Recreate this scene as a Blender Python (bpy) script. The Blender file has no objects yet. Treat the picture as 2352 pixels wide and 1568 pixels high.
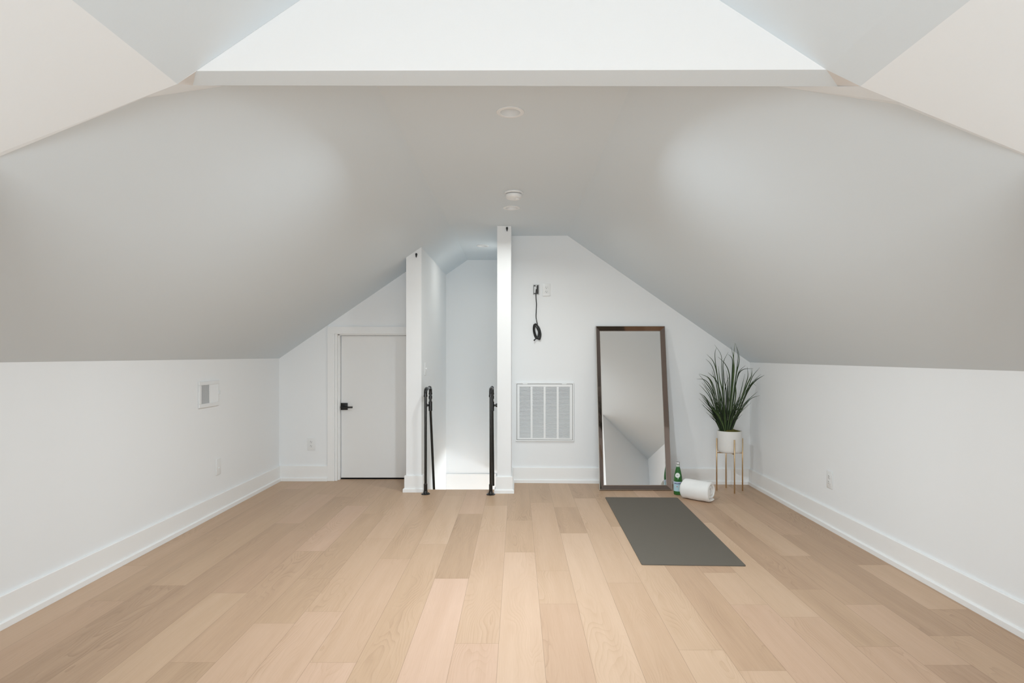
import bpy, bmesh, math, random
from mathutils import Vector, Matrix
random.seed(7)
sc = bpy.context.scene
COL = sc.collection
F, U0, V0, CH = 1400.0, 1188.0, 815.0, 1.21      # focal length and principal point in pixels, camera height
PI = math.pi

# ------------------------------------------------------------------ measuring helpers
def at(u, v, Y):                                  # point seen at (u, v) at depth Y
    return Vector(((u-U0)/F*Y, Y, CH-(v-V0)/F*Y))
def ground(u, v, z=0.0):
    Y = (CH-z)*F/(v-V0)
    return Vector(((u-U0)/F*Y, Y, z))
def yback(x):                                     # right part of the back wall is a little out of square
    return 5.79 - 0.0358*(x+0.053)
BACK_ROT = math.atan(-0.0358)
def on_back(u, v):
    k = (u-U0)/F
    Y = (5.79-0.0358*0.053)/(1+0.0358*k)
    return at(u, v, Y)
def on_x(u, v, X):
    Y = X*F/(u-U0)
    return at(u, v, Y)

# ------------------------------------------------------------------ materials
def mat(name):
    m = bpy.data.materials.new(name); m.use_nodes = True
    return m, m.node_tree.nodes, m.node_tree.links, m.node_tree.nodes['Principled BSDF']
def simple(name, col, rough=0.5, metal=0.0, var=0.0, bump=0.0, scale=40.0, spec=None):
    m, N, L, b = mat(name)
    b.inputs['Base Color'].default_value = (*col, 1)
    b.inputs['Roughness'].default_value = rough
    b.inputs['Metallic'].default_value = metal
    if spec is not None: b.inputs['Specular IOR Level'].default_value = spec
    tc = N.new('ShaderNodeTexCoord'); nz = N.new('ShaderNodeTexNoise')
    nz.inputs['Scale'].default_value = scale; nz.inputs['Detail'].default_value = 4
    L.new(tc.outputs['Object'], nz.inputs['Vector'])
    if var > 0:
        mx = N.new('ShaderNodeMix'); mx.data_type = 'RGBA'
        mx.inputs[6].default_value = (*[c*(1-var) for c in col], 1)
        mx.inputs[7].default_value = (*[min(1, c*(1+var)) for c in col], 1)
        L.new(nz.outputs['Fac'], mx.inputs[0]); L.new(mx.outputs[2], b.inputs['Base Color'])
    if bump > 0:
        bp = N.new('ShaderNodeBump'); bp.inputs['Strength'].default_value = bump
        bp.inputs['Distance'].default_value = 0.002
        L.new(nz.outputs['Fac'], bp.inputs['Height']); L.new(bp.outputs['Normal'], b.inputs['Normal'])
    return m
M = {}
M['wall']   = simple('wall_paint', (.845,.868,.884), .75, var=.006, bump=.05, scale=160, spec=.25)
M['ceil_shade']   = simple('ceiling_shaded_paint', (.695,.765,.815), .85, var=.006, bump=.05, scale=160, spec=.15)  # wall paint greyed for the ceilings' shade, blued against warm floor bounce
M['vault']  = simple('vault_cooled_paint', (.825,.875,.912), .75, var=.006, bump=.05, scale=160, spec=.25)  # wall paint blued to cancel the warm light off the floor
M['trim']   = simple('trim_paint', (.865,.875,.876), .42, var=.004, scale=60, spec=.4)
M['door']   = simple('door_paint', (.84,.85,.85), .5, var=.006, scale=20, spec=.35)
M['plastic']= simple('white_plastic', (.80,.815,.82), .35, var=.004, scale=80)
M['strip']  = simple('clear_white_plastic', (.92,.92,.91), .2, var=.002, scale=80)
M['slot']   = simple('dark_slot', (.05,.05,.05), .6, var=.1)
M['vent']   = simple('vent_enamel', (.80,.82,.83), .4, var=.004, scale=50)
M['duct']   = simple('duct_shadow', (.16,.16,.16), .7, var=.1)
M['black']  = simple('black_pipe', (.012,.011,.010), .2, metal=.0, var=.2, bump=.05, scale=120)
M['bmetal'] = simple('black_hardware', (.010,.010,.010), .38, metal=.2, var=.1)
M['cable']  = simple('black_cable', (.014,.014,.014), .42, var=.15)
M['steel']  = simple('galvanised_steel', (.42,.42,.42), .38, metal=.8, var=.15, scale=60)
M['mat']    = simple('mat_foam', (.128,.114,.094), .82, var=.05, bump=.25, scale=420, spec=.25)
M['glass']  = simple('mirror_silver', (.965,.965,.96), .0, metal=1.0)
M['bronze'] = simple('bronze_mirror', (.27,.215,.19), .06, metal=1.0, var=.03, scale=5)
M['edge']   = simple('silver_edge', (.62,.60,.57), .22, metal=.9, var=.04)
M['pot']    = simple('white_ceramic', (.74,.73,.71), .55, var=.012, scale=30)
M['brass']  = simple('brushed_brass', (.62,.46,.28), .28, metal=.95, var=.06, scale=90)
M['moss']   = simple('moss', (.13,.115,.02), .95, var=.75, bump=1.0, scale=160)
M['rim']    = simple('grey_gasket', (.25,.25,.25), .6, var=.05)
M['cap']    = simple('silver_cap', (.72,.72,.72), .3, metal=.6, var=.03)
M['label']  = simple('pale_blue_label', (.42,.62,.70), .5, var=.05, scale=25)
M['paper']  = simple('white_label', (.75,.78,.75), .5, var=.03, scale=40)
M['ink']    = simple('navy_ink', (.03,.05,.16), .5, var=.05)
M['red']    = simple('red_ink', (.55,.03,.04), .5, var=.05)
M['frost']  = simple('frosted_lens', (.72,.72,.70), .5, var=.01)

def m_towel():
    m, N, L, b = mat('terry_towel')
    b.inputs['Base Color'].default_value = (.86,.86,.845,1); b.inputs['Roughness'].default_value = .95
    b.inputs['Specular IOR Level'].default_value = .1
    b.inputs['Sheen Weight'].default_value = .3
    tc = N.new('ShaderNodeTexCoord'); v = N.new('ShaderNodeTexVoronoi'); v.inputs['Scale'].default_value = 620
    n = N.new('ShaderNodeTexNoise'); n.inputs['Scale'].default_value = 28
    a = N.new('ShaderNodeMath'); a.operation = 'ADD'
    L.new(tc.outputs['Object'], v.inputs['Vector']); L.new(tc.outputs['Object'], n.inputs['Vector'])
    L.new(v.outputs['Distance'], a.inputs[0]); L.new(n.outputs['Fac'], a.inputs[1])
    bp = N.new('ShaderNodeBump'); bp.inputs['Strength'].default_value = .35; bp.inputs['Distance'].default_value = .0015
    L.new(a.outputs[0], bp.inputs['Height']); L.new(bp.outputs['Normal'], b.inputs['Normal'])
    return m
M['towel'] = m_towel()

def m_bottle():
    m, N, L, b = mat('green_bottle_glass')
    b.inputs['Base Color'].default_value = (.03,.20,.035,1); b.inputs['Roughness'].default_value = .06
    b.inputs['Transmission Weight'].default_value = .35; b.inputs['IOR'].default_value = 1.5
    tc = N.new('ShaderNodeTexCoord'); n = N.new('ShaderNodeTexNoise'); n.inputs['Scale'].default_value = 14
    mx = N.new('ShaderNodeMix'); mx.data_type = 'RGBA'
    mx.inputs[6].default_value = (.012,.10,.018,1); mx.inputs[7].default_value = (.05,.27,.05,1)
    L.new(tc.outputs['Object'], n.inputs['Vector']); L.new(n.outputs['Fac'], mx.inputs[0]); L.new(mx.outputs[2], b.inputs['Base Color'])
    return m
M['bottle'] = m_bottle()

def m_leaf():
    m, N, L, b = mat('grass_blade')
    b.inputs['Roughness'].default_value = .5; b.inputs['Specular IOR Level'].default_value = .3
    at_ = N.new('ShaderNodeAttribute'); at_.attribute_name = 'tone'
    r = N.new('ShaderNodeValToRGB')
    r.color_ramp.elements[0].position = 0; r.color_ramp.elements[0].color = (.005,.009,.005,1)
    r.color_ramp.elements[1].position = 1; r.color_ramp.elements[1].color = (.17,.255,.085,1)
    e = r.color_ramp.elements.new(.5); e.color = (.042,.076,.024,1)
    tc = N.new('ShaderNodeTexCoord'); n = N.new('ShaderNodeTexNoise'); n.inputs['Scale'].default_value = 22
    a = N.new('ShaderNodeMath'); a.operation = 'MULTIPLY_ADD'; a.inputs[1].default_value = .3; 
    s = N.new('ShaderNodeMath'); s.operation = 'SUBTRACT'; s.inputs[1].default_value = .15
    L.new(tc.outputs['Object'], n.inputs['Vector']); L.new(n.outputs['Fac'], a.inputs[0]); L.new(at_.outputs['Fac'], a.inputs[2])
    L.new(a.outputs[0], s.inputs[0]); L.new(s.outputs[0], r.inputs['Fac']); L.new(r.outputs['Color'], b.inputs['Base Color'])
    return m
M['leaf'] = m_leaf()

def m_floor():
    m, N, L, b = mat('white_oak_planks')
    b.inputs['Roughness'].default_value = .42
    b.inputs['Specular IOR Level'].default_value = .35
    def math_(op, a, c=None):
        n = N.new('ShaderNodeMath'); n.operation = op
        for i, x in enumerate((a, c)):
            if x is None: continue
            if isinstance(x, (int, float)): n.inputs[i].default_value = x
            else: L.new(x, n.inputs[i])
        return n.outputs[0]
    tc = N.new('ShaderNodeTexCoord'); sep = N.new('ShaderNodeSeparateXYZ'); L.new(tc.outputs['Object'], sep.inputs[0])
    tone = N.new('ShaderNodeAttribute'); tone.attribute_name = 'tone'
    seed = N.new('ShaderNodeAttribute'); seed.attribute_name = 'seed'
    px = N.new('ShaderNodeAttribute'); px.attribute_name = 'centre'
    warm = N.new('ShaderNodeAttribute'); warm.attribute_name = 'warm'
    sd = math_('MULTIPLY', seed.outputs['Fac'], 37.0)
    lx = math_('SUBTRACT', sep.outputs['X'], px.outputs['Fac'])
    # wandering of the grain
    cw = N.new('ShaderNodeCombineXYZ'); L.new(math_('MULTIPLY', lx, 5.0), cw.inputs[0]); L.new(math_('MULTIPLY', sep.outputs['Y'], 1.15), cw.inputs[1]); L.new(sd, cw.inputs[2])
    nw = N.new('ShaderNodeTexNoise'); nw.inputs['Scale'].default_value = 1.0; nw.inputs['Detail'].default_value = 2.5; nw.inputs['Roughness'].default_value = .45
    L.new(cw.outputs[0], nw.inputs['Vector'])
    # growth rings: height field of lateral distance and noise, cut into bands
    off = math_('MULTIPLY', math_('SUBTRACT', seed.outputs['Fac'], .5), .16)
    d = math_('ABSOLUTE', math_('SUBTRACT', lx, off))
    h = math_('ADD', math_('MULTIPLY', d, 9.0), math_('MULTIPLY', nw.outputs['Fac'], 3.6))
    ring = math_('FRACT', math_('MULTIPLY', h, 6.5))
    ringp = math_('POWER', ring, 3.0)
    # region mask so that not every plank shows strong cathedrals
    cm = N.new('ShaderNodeCombineXYZ'); L.new(math_('MULTIPLY', lx, 6.0), cm.inputs[0]); L.new(math_('MULTIPLY', sep.outputs['Y'], 1.3), cm.inputs[1]); L.new(math_('ADD', sd, 11.0), cm.inputs[2])
    nm = N.new('ShaderNodeTexNoise'); nm.inputs['Scale'].default_value = 1.0; nm.inputs['Detail'].default_value = 1.0
    L.new(cm.outputs[0], nm.inputs['Vector'])
    mr = N.new('ShaderNodeMapRange'); mr.inputs['From Min'].default_value = .44; mr.inputs['From Max'].default_value = .68
    L.new(nm.outputs['Fac'], mr.inputs['Value'])
    # fine pores
    cf = N.new('ShaderNodeCombineXYZ'); L.new(math_('MULTIPLY', lx, 260.0), cf.inputs[0]); L.new(math_('MULTIPLY', sep.outputs['Y'], 7.0), cf.inputs[1]); L.new(sd, cf.inputs[2])
    nf = N.new('ShaderNodeTexNoise'); nf.inputs['Scale'].default_value = 1.0; nf.inputs['Detail'].default_value = 3
    L.new(cf.outputs[0], nf.inputs['Vector'])
    # broad streaks
    cb = N.new('ShaderNodeCombineXYZ'); L.new(math_('MULTIPLY', lx, 20.0), cb.inputs[0]); L.new(math_('MULTIPLY', sep.outputs['Y'], 1.2), cb.inputs[1]); L.new(math_('ADD', sd, 5.0), cb.inputs[2])
    nb = N.new('ShaderNodeTexNoise'); nb.inputs['Scale'].default_value = 1.0; nb.inputs['Detail'].default_value = 3
    L.new(cb.outputs[0], nb.inputs['Vector'])
    dark = math_('ADD', math_('MULTIPLY', math_('MULTIPLY', ringp, mr.outputs['Result']), .21),
                 math_('ADD', math_('MULTIPLY', math_('SUBTRACT', nf.outputs['Fac'], .5), .22), math_('MULTIPLY', math_('SUBTRACT', nb.outputs['Fac'], .5), .30)))
    val = math_('SUBTRACT', tone.outputs['Fac'], dark)
    r = N.new('ShaderNodeValToRGB')
    r.color_ramp.elements[0].position = 0.0; r.color_ramp.elements[0].color = (.290,.182,.110,1)
    r.color_ramp.elements[1].position = 1.0; r.color_ramp.elements[1].color = (.668,.487,.352,1)
    e = r.color_ramp.elements.new(.5); e.color = (.510,.346,.224,1)
    L.new(val, r.inputs['Fac'])
    pk = N.new('ShaderNodeMix'); pk.data_type = 'RGBA'; pk.blend_type = 'MULTIPLY'
    pk.inputs[7].default_value = (1.0,.965,1.01,1)
    L.new(warm.outputs['Fac'], pk.inputs[0]); L.new(r.outputs['Color'], pk.inputs[6])
    # seams
    W = .185
    edge = math_('GREATER_THAN', math_('ABSOLUTE', lx), W/2-.0009)
    sm = N.new('ShaderNodeMix'); sm.data_type = 'RGBA'; sm.inputs[7].default_value = (.20,.13,.08,1)
    L.new(math_('MULTIPLY', edge, .55), sm.inputs[0]); L.new(pk.outputs[2], sm.inputs[6])
    L.new(sm.outputs[2], b.inputs['Base Color'])
    bp = N.new('ShaderNodeBump'); bp.inputs['Strength'].default_value = .15; bp.inputs['Distance'].default_value = .001
    L.new(nf.outputs['Fac'], bp.inputs['Height']); L.new(bp.outputs['Normal'], b.inputs['Normal'])
    return m
M['floor'] = m_floor()

# ------------------------------------------------------------------ mesh helpers
def NB(): return bmesh.new()
def box(bm, x0, x1, y0, y1, z0, z1, bev=0.0, seg=2):
    r = bmesh.ops.create_cube(bm, size=1.0)
    vs = r['verts']
    for v in vs:
        v.co = Vector((x0+(v.co.x+.5)*(x1-x0), y0+(v.co.y+.5)*(y1-y0), z0+(v.co.z+.5)*(z1-z0)))
    if bev > 0:
        es = list({e for v in vs for e in v.link_edges})
        bmesh.ops.bevel(bm, geom=es, offset=bev, segments=seg, profile=.5, affect='EDGES')
    return vs
def poly(bm, pts):
    return bm.faces.new([bm.verts.new(Vector(p)) for p in pts])
def lathe(bm, prof, seg=48, mtx=None, close_ends=True):
    rings = []
    for r, z in prof:
        if r < 1e-6:
            rings.append([bm.verts.new(Vector((0,0,z)))])
        else:
            rings.append([bm.verts.new(Vector((r*math.cos(2*PI*i/seg), r*math.sin(2*PI*i/seg), z))) for i in range(seg)])
    for a, b in zip(rings[:-1], rings[1:]):
        for i in range(seg):
            j = (i+1) % seg
            if len(a) == 1 and len(b) == 1: continue
            if len(a) == 1: f = (a[0], b[i], b[j])
            elif len(b) == 1: f = (a[i], b[0], a[j])
            else: f = (a[i], b[i], b[j], a[j])
            bm.faces.new(f)
    vs = [v for r in rings for v in r]
    if mtx is not None:
        for v in vs: v.co = mtx @ v.co
    return vs
def tube(bm, pts, rad, seg=14, cap=True):
    pts = [Vector(p) for p in pts]; n = len(pts)
    rads = rad if isinstance(rad, (list, tuple)) else [rad]*n
    t0 = (pts[1]-pts[0]).normalized()
    up = Vector((0,0,1)) if abs(t0.z) < .9 else Vector((1,0,0))
    nrm = t0.cross(up).normalized(); rings = []
    for i in range(n):
        t = ((pts[min(i+1,n-1)]-pts[max(i-1,0)])).normalized()
        nrm = (nrm - t*nrm.dot(t)).normalized(); bi = t.cross(nrm)
        rings.append([bm.verts.new(pts[i]+rads[i]*(math.cos(2*PI*k/seg)*nrm+math.sin(2*PI*k/seg)*bi)) for k in range(seg)])
    for a, b in zip(rings[:-1], rings[1:]):
        for k in range(seg):
            bm.faces.new((a[k], a[(k+1)%seg], b[(k+1)%seg], b[k]))
    if cap:
        bm.faces.new(list(reversed(rings[0]))); bm.faces.new(rings[-1])
def spline(pts, n=8):                             # centripetal Catmull-Rom
    P = [Vector(p) for p in pts]; P = [2*P[0]-P[1]]+P+[2*P[-1]-P[-2]]; out = []
    for i in range(1, len(P)-2):
        p0, p1, p2, p3 = P[i-1], P[i], P[i+1], P[i+2]
        t0 = 0; t1 = t0+max(1e-6,(p1-p0).length)**.5; t2 = t1+max(1e-6,(p2-p1).length)**.5; t3 = t2+max(1e-6,(p3-p2).length)**.5
        for k in range(n):
            t = t1+(t2-t1)*k/n
            a1 = p0*((t1-t)/(t1-t0))+p1*((t-t0)/(t1-t0)); a2 = p1*((t2-t)/(t2-t1))+p2*((t-t1)/(t2-t1)); a3 = p2*((t3-t)/(t3-t2))+p3*((t-t2)/(t3-t2))
            b1 = a1*((t2-t)/(t2-t0))+a2*((t-t0)/(t2-t0)); b2 = a2*((t3-t)/(t3-t1))+a3*((t-t1)/(t3-t1))
            out.append(b1*((t2-t)/(t2-t1))+b2*((t-t1)/(t2-t1)))
    out.append(P[-2]); return out
def link(name, bm, m, parent=None, smooth=False, world=True, angle=35):
    """one mesh object; with world=True the coordinates are world ones and are moved into the parent's frame"""
    bmesh.ops.recalc_face_normals(bm, faces=bm.faces[:])
    if parent is not None and world:
        r = parent
        while r.parent: r = r.parent
        bm.transform((Matrix.Translation(r.location) @ r.rotation_euler.to_matrix().to_4x4()).inverted())
    me = bpy.data.meshes.new(name); bm.to_mesh(me); bm.free()
    me.materials.append(m if not isinstance(m, str) else M[m])
    if smooth:
        for p in me.polygons: p.use_smooth = True
        try: me.set_sharp_from_angle(angle=math.radians(angle))
        except Exception: pass
    o = bpy.data.objects.new(name, me); COL.objects.link(o)
    if parent is not None: o.parent = parent
    return o
def tag(o, label, cat, group=None):
    o['label'] = label; o['category'] = cat
    if group: o['group'] = group
    return o
def thing(name, label, cat, loc, rotz=0.0, group=None):
    o = bpy.data.objects.new(name, None); COL.objects.link(o)
    o.empty_display_size = .05
    o.location = Vector(loc); o.rotation_euler = (0,0,rotz)
    return tag(o, label, cat, group)
def struct(name, bm, m, label=None, **k):
    o = link(name, bm, m, **k); o['kind'] = 'structure'
    if label: o['label'] = label
    return o
def dup(root, loc, rotz, label):
    def cp(o, par):
        c = o.copy(); COL.objects.link(c); c.parent = par
        for ch in list(o.children): cp(ch, c)
        return c
    r = cp(root, None); r.location = Vector(loc); r.rotation_euler = (0,0,rotz); r['label'] = label
    return r

# ------------------------------------------------------------------ the room's measures
XL, XR = -2.29, 2.18                   # knee walls
ZL, ZR = 1.177, 1.14                   # where the slopes start
SL, SR = .684, .704                    # slopes
ZC = 2.34                              # flat ceiling
XFL, XFR = XL+(ZC-ZL)/SL, XR-(ZC-ZR)/SR
YBL = 5.865                            # back wall left of the stairs
YF = .85                               # front end of the wide part
pl = lambda x: ZL+SL*(x-XL)
pr = lambda x: ZR+SR*(XR-x)
SLX0, SLX1, SLY = -.982, -.847, 5.39   # left stair wall (faces, front)
SRX0, SRX1, SRY = -.1756, -.0535, 5.345
YE = 7.25                              # stair end wall
YEDGE = 5.465                          # floor edge at the stairs
WXL, WXR = -1.46, 1.36                 # front wing
ZWL, ZWR = 1.742, 1.709
yu = lambda x: 1.66 + (x+1.409)/(1.309+1.409)*(1.575-1.66)     # plane of the header wall
AL, AR = (-.917, 1.941), (.894, 1.910)
RIDGE = (-.0335, 2.52)
YW = -2.4                              # window wall behind the camera

# ------------------------------------------------------------------ floor
W = .185; X0 = -.0775
joints = { -9:[1.0,2.2,4.38,5.3], -8:[1.4,3.1,4.2,5.2], -7:[.9,2.4,3.76,4.9], -6:[1.3,2.75,3.30,4.64], -5:[1.6,2.876,4.02,5.1],
  -4:[.8,2.40,3.62,4.75], -3:[1.1,2.14,3.90,5.25], -2:[1.5,3.30,4.64], -1:[.9,2.557,4.18,4.90], 0:[1.5,3.74,4.46],
  1:[1.2,2.964,3.418,5.0], 2:[.8,2.05,4.14,4.845], 3:[1.6,3.236,5.15], 4:[1.0,2.5,4.3], 5:[1.2,2.337,3.5,5.2], 6:[1.5,2.956,3.39,4.9],
  7:[.9,2.814,4.4], 8:[1.3,2.53,3.15,4.75], 9:[1.6,2.379,2.956,3.67,4.97], 10:[.8,2.626,4.1,5.3], 11:[1.2,2.9,3.515,4.667],
  -10:[.7,2.0,3.2,4.9], -11:[1.5,3.0,4.1,5.5], -12:[1.0,3.5,5.0], -13:[2.0,4.0] }
tones = { (-5,2.5):(.38,.55), (-2,2.6):(.74,.95), (-2,4.0):(.40,.1), (-1,2.2):(.66,.95), (-1,3.4):(.60,.3), (-1,4.5):(.64,.0), (-1,5.2):(.50,.0),
  (0,2.6):(.72,.3), (0,4.1):(.50,.1), (0,5.0):(.44,.0), (-3,4.5):(.66,.0), (-3,3.0):(.55,.1), (-3,1.9):(.70,.6), (1,2.2):(.54,.6), (1,3.2):(.60,.2), (1,4.2):(.56,.2), (1,5.4):(.44,0),
  (2,3.0):(.72,.1), (2,4.5):(.40,.1), (2,5.3):(.52,0), (3,2.5):(.56,.2), (3,4.2):(.62,.1), (4,3.5):(.64,.0), (4,1.8):(.70,.0), (5,3.0):(.46,.3), (5,2.0):(.68,.2), (6,2.3):(.62,.7), (6,3.2):(.66,.1),
  (7,3.5):(.66,.0), (7,2.0):(.58,.5), (8,2.8):(.46,.1), (8,2.0):(.56,.6), (8,3.9):(.40,.3), (9,2.2):(.36,.5), (9,2.6):(.56,.5), (9,3.3):(.44,.2), (9,4.3):(.62,.0), (10,3.3):(.36,.2), (10,2.2):(.52,.2), (11,4.0):(.36,.2), (11,5):(.42,0),
  (-6,4.0):(.44,.1), (-6,5.1):(.52,.0), (-7,4.3):(.62,.8), (-7,3.0):(.46,.3), (-9,3.3):(.38,.2), (-9,4.8):(.56,.6), (-8,3.6):(.42,.5), (-4,3.0):(.60,.4), (-4,4.2):(.50,.1), (-10,2.6):(.34,.2), (-5,3.4):(.58,.2), (-5,1.9):(.66,.6), (-4,1.9):(.70,.8) }
bm = NB()
lt = bm.faces.layers.float.new('tone'); ls = bm.faces.layers.float.new('seed'); lc = bm.faces.layers.float.new('centre'); lw = bm.faces.layers.float.new('warm')
def plank(x0, x1, y0, y1, tone, seed, cx, wm):
    if x1-x0 < 1e-4 or y1-y0 < 1e-4: return
    f = poly(bm, [(x0,y0,0),(x1,y0,0),(x1,y1,0),(x0,y1,0)])
    f[lt] = tone; f[ls] = seed; f[lc] = cx; f[lw] = wm
for k in range(-13, 13):
    xa, xb = X0+W*k, X0+W*(k+1); cx = (xa+xb)/2
    js = joints.get(k, [1.3, 3.0, 4.6])
    ys = [YW, -1.2, -.1]+js+[6.05]
    xa, xb = max(xa, XL-.05), min(xb, XR+.05)
    if xb <= xa: continue
    for y0, y1 in zip(ys[:-1], ys[1:]):
        tn = .52+random.uniform(-.14,.14); wm = random.choice([0,.1,.2,.5])
        for (kk, yy), tw in tones.items():
            if kk == k and y0 < yy < y1: tn, wm = tw
        sd = random.random()
        for u0, u1 in ((xa, min(xb,SLX1)), (max(xa,SLX1), min(xb,SRX0)), (max(xa,SRX0), xb)):
            if u1 <= u0: continue
            hole = SLX1-1e-6 <= u0 and u1 <= SRX0+1e-6
            plank(u0, u1, y0, min(y1, YEDGE) if hole else y1, tn, sd, cx, wm)
        # a hairline joint at the far end of the board
    for y in js:
        pass
for k, js in joints.items():                     # end joints: hairline grooves, part of the floor's own mesh
    xa, xb = max(X0+W*k, XL), min(X0+W*(k+1), XR)
    for y in js:
        if xb > xa and not (y > YEDGE-.01 and xa < SRX0 and xb > SLX1):
            f = poly(bm, [(xa,y-.0006,.0002),(xb,y-.0006,.0002),(xb,y+.0006,.0002),(xa,y+.0006,.0002)]); f.material_index = 1
fl = struct('floor', bm, 'floor')
fl.data.materials.append(simple('plank_joint_brown', (.36,.25,.16), .8, var=.05))  # flat brown of the end joints between boards

# nosing at the head of the stairs
bm = NB(); box(bm, SLX1+.001, SRX0-.001, YEDGE-.002, YEDGE+.022, -.03, -.0005, .006)
struct('trim_nosing', bm, simple('oak_nosing', (.52,.37,.24), .45, var=.08, scale=30))

# ------------------------------------------------------------------ ceilings
LIGHTS = [(at(1172,257,2.835).x, 2.835), (at(1175,477,4.68).x, 4.68), (at(1109,564,6.30).x, 6.30)]
bm = NB()
yb0 = 1.70
# left slope, in strips along X so that it can end at the header wall
poly(bm, [(XL,YF,ZL),(WXL,yu(WXL),pl(WXL)),(WXL,7.3,pl(WXL)),(XL,7.3,ZL)])
poly(bm, [(WXL,yu(WXL),pl(WXL)),(XFL,yu(XFL),ZC),(XFL,7.3,ZC),(WXL,7.3,pl(WXL))])
poly(bm, [(XR,YF,ZR),(WXR,yu(WXR),pr(WXR)),(WXR,7.3,pr(WXR)),(XR,7.3,ZR)])
poly(bm, [(WXR,yu(WXR),pr(WXR)),(XFR,yu(XFR),ZC),(XFR,7.3,ZC),(WXR,7.3,pr(WXR))])
# flat part with holes for the downlights
outer = [bm.verts.new(p) for p in [(XFL,yu(XFL),ZC),(XFR,yu(XFR),ZC),(XFR,7.3,ZC),(XFL,7.3,ZC)]]
edges = [bm.edges.new((outer[i], outer[(i+1)%4])) for i in range(4)]
for (lx_, ly_) in LIGHTS:
    c = [bm.verts.new((lx_+.055*math.cos(2*PI*i/32), ly_+.055*math.sin(2*PI*i/32), ZC)) for i in range(32)]
    edges += [bm.edges.new((c[i], c[(i+1)%32])) for i in range(32)]
bmesh.ops.triangle_fill(bm, use_beauty=True, use_dissolve=False, edges=edges)
bmesh.ops.remove_doubles(bm, verts=bm.verts[:], dist=1e-5)
struct('ceiling', bm, 'ceil_shade')

# ceiling of the front wing (low outer strips and the steeper vault above)
BL = at(450,163,1/(.6024+.0325*450/2352)); BR = at(1898,160,1/(.6024+.0325*1898/2352))
prof = [(WXL,ZWL), AL, (BL.x,BL.z), RIDGE, (BR.x,BR.z), AR, (WXR,ZWR)]
bm = NB()
for (xa,za),(xb,zb) in zip(prof[:-1], prof[1:]):
    f = poly(bm, [(xa,YW,za),(xb,YW,zb),(xb,yu(xb),zb),(xa,yu(xa),za)])
    f.material_index = 1 if AL[0]-1e-6 <= xa and xb <= AR[0]+1e-6 else 0       # upper slopes take the shade-darkened paint so the crease shows
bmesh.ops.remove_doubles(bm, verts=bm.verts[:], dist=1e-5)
cf = struct('ceiling_front', bm, 'vault'); cf.data.materials.append(M['ceil_shade'])

# header wall: face, soffit, back, and the returns where it dies into the slopes
BL = at(450,163,1/(.6024+.0325*450/2352)); BR = at(1898,160,1/(.6024+.0325*1898/2352))
bl = Vector((BL.x, yu(BL.x), BL.z)); br = Vector((BR.x, yu(BR.x), BR.z))
ybk = lambda z, v=197.0: (z-CH)*F/(V0-v)
sbl = at(443,196,ybk(BL.z)); sbr = at(1925,198.5,ybk(BR.z))
zf = lambda x: (AL[1]+(x-AL[0])*(RIDGE[1]-AL[1])/(RIDGE[0]-AL[0])) if x < RIDGE[0] else (AR[1]+(AR[0]-x)*(RIDGE[1]-AR[1])/(AR[0]-RIDGE[0]))
bm = NB()
sf = poly(bm, [bl, br, sbr, sbl]); sf.material_index = 1                                                # soffit, its shade put in by the darker ceiling paint
al = Vector((AL[0],yu(AL[0]),AL[1])); ar = Vector((AR[0],yu(AR[0]),AR[1]))
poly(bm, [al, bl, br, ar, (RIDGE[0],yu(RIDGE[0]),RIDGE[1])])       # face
poly(bm, [bl, sbl, al]); poly(bm, [br, ar, sbr])
# back face up to the flat ceiling
poly(bm, [sbl, sbr, (XFR,sbr.y,ZC), (XFL,sbl.y,ZC)])
hd = struct('wall_header', bm, simple('header_dimmed_paint', (.775,.772,.768), .75, var=.006, bump=.05, scale=160, spec=.25)); hd.data.materials.append(M['ceil_shade'])  # face is wall paint darkened to hold down the window light on it

def onP(u, v, left):
    dx, dz = (u-U0)/F, -(v-V0)/F
    Y = ((ZL-SL*XL-CH)/(dz-SL*dx)) if left else ((ZR+SR*XR-CH)/(dz+SR*dx))
    return at(u, v, Y)
bm = NB()
q1 = at(332,224,1/(.6024+.0325*332/2352)); q1 = Vector((q1.x, yu(q1.x), ZWL+(q1.x-WXL)*(AL[1]-ZWL)/(AL[0]-WXL)))
p1, p4 = onP(332,224.5,True), onP(506,199,True)
poly(bm, [q1, al, p4]); poly(bm, [al, sbl, p4]); poly(bm, [q1, p4, p1])
poly(bm, [q1, p1, (WXL,yu(WXL)+.02,pl(WXL)), (WXL,yu(WXL),ZWL)])
poly(bm, [sbl, p4, (XFL,sbl.y,ZC)])
q1 = at(2065,240,1/(.6024+.0325*2065/2352)); q1 = Vector((q1.x, yu(q1.x), ZWR+(WXR-q1.x)*(AR[1]-ZWR)/(WXR-AR[0])))
p1, p4 = onP(2065,240.5,False), onP(1790,199,False)
poly(bm, [q1, ar, p4]); poly(bm, [ar, sbr, p4]); poly(bm, [q1, p4, p1])
poly(bm, [q1, p1, (WXR,yu(WXR)+.02,pr(WXR)), (WXR,yu(WXR),ZWR)])
poly(bm, [sbr, p4, (XFR,sbr.y,ZC)])
struct('trim_returns', bm, 'vault')

# ------------------------------------------------------------------ walls
bm = NB(); poly(bm, [(XL,YF,0),(XL,YBL,0),(XL,YBL,ZL),(XL,YF,ZL)]); struct('wall_left', bm, 'wall')
bm = NB(); poly(bm, [(XR,YF,0),(XR,yback(XR),0),(XR,yback(XR),ZR),(XR,YF,ZR)]); struct('wall_right', bm, 'wall')
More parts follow.
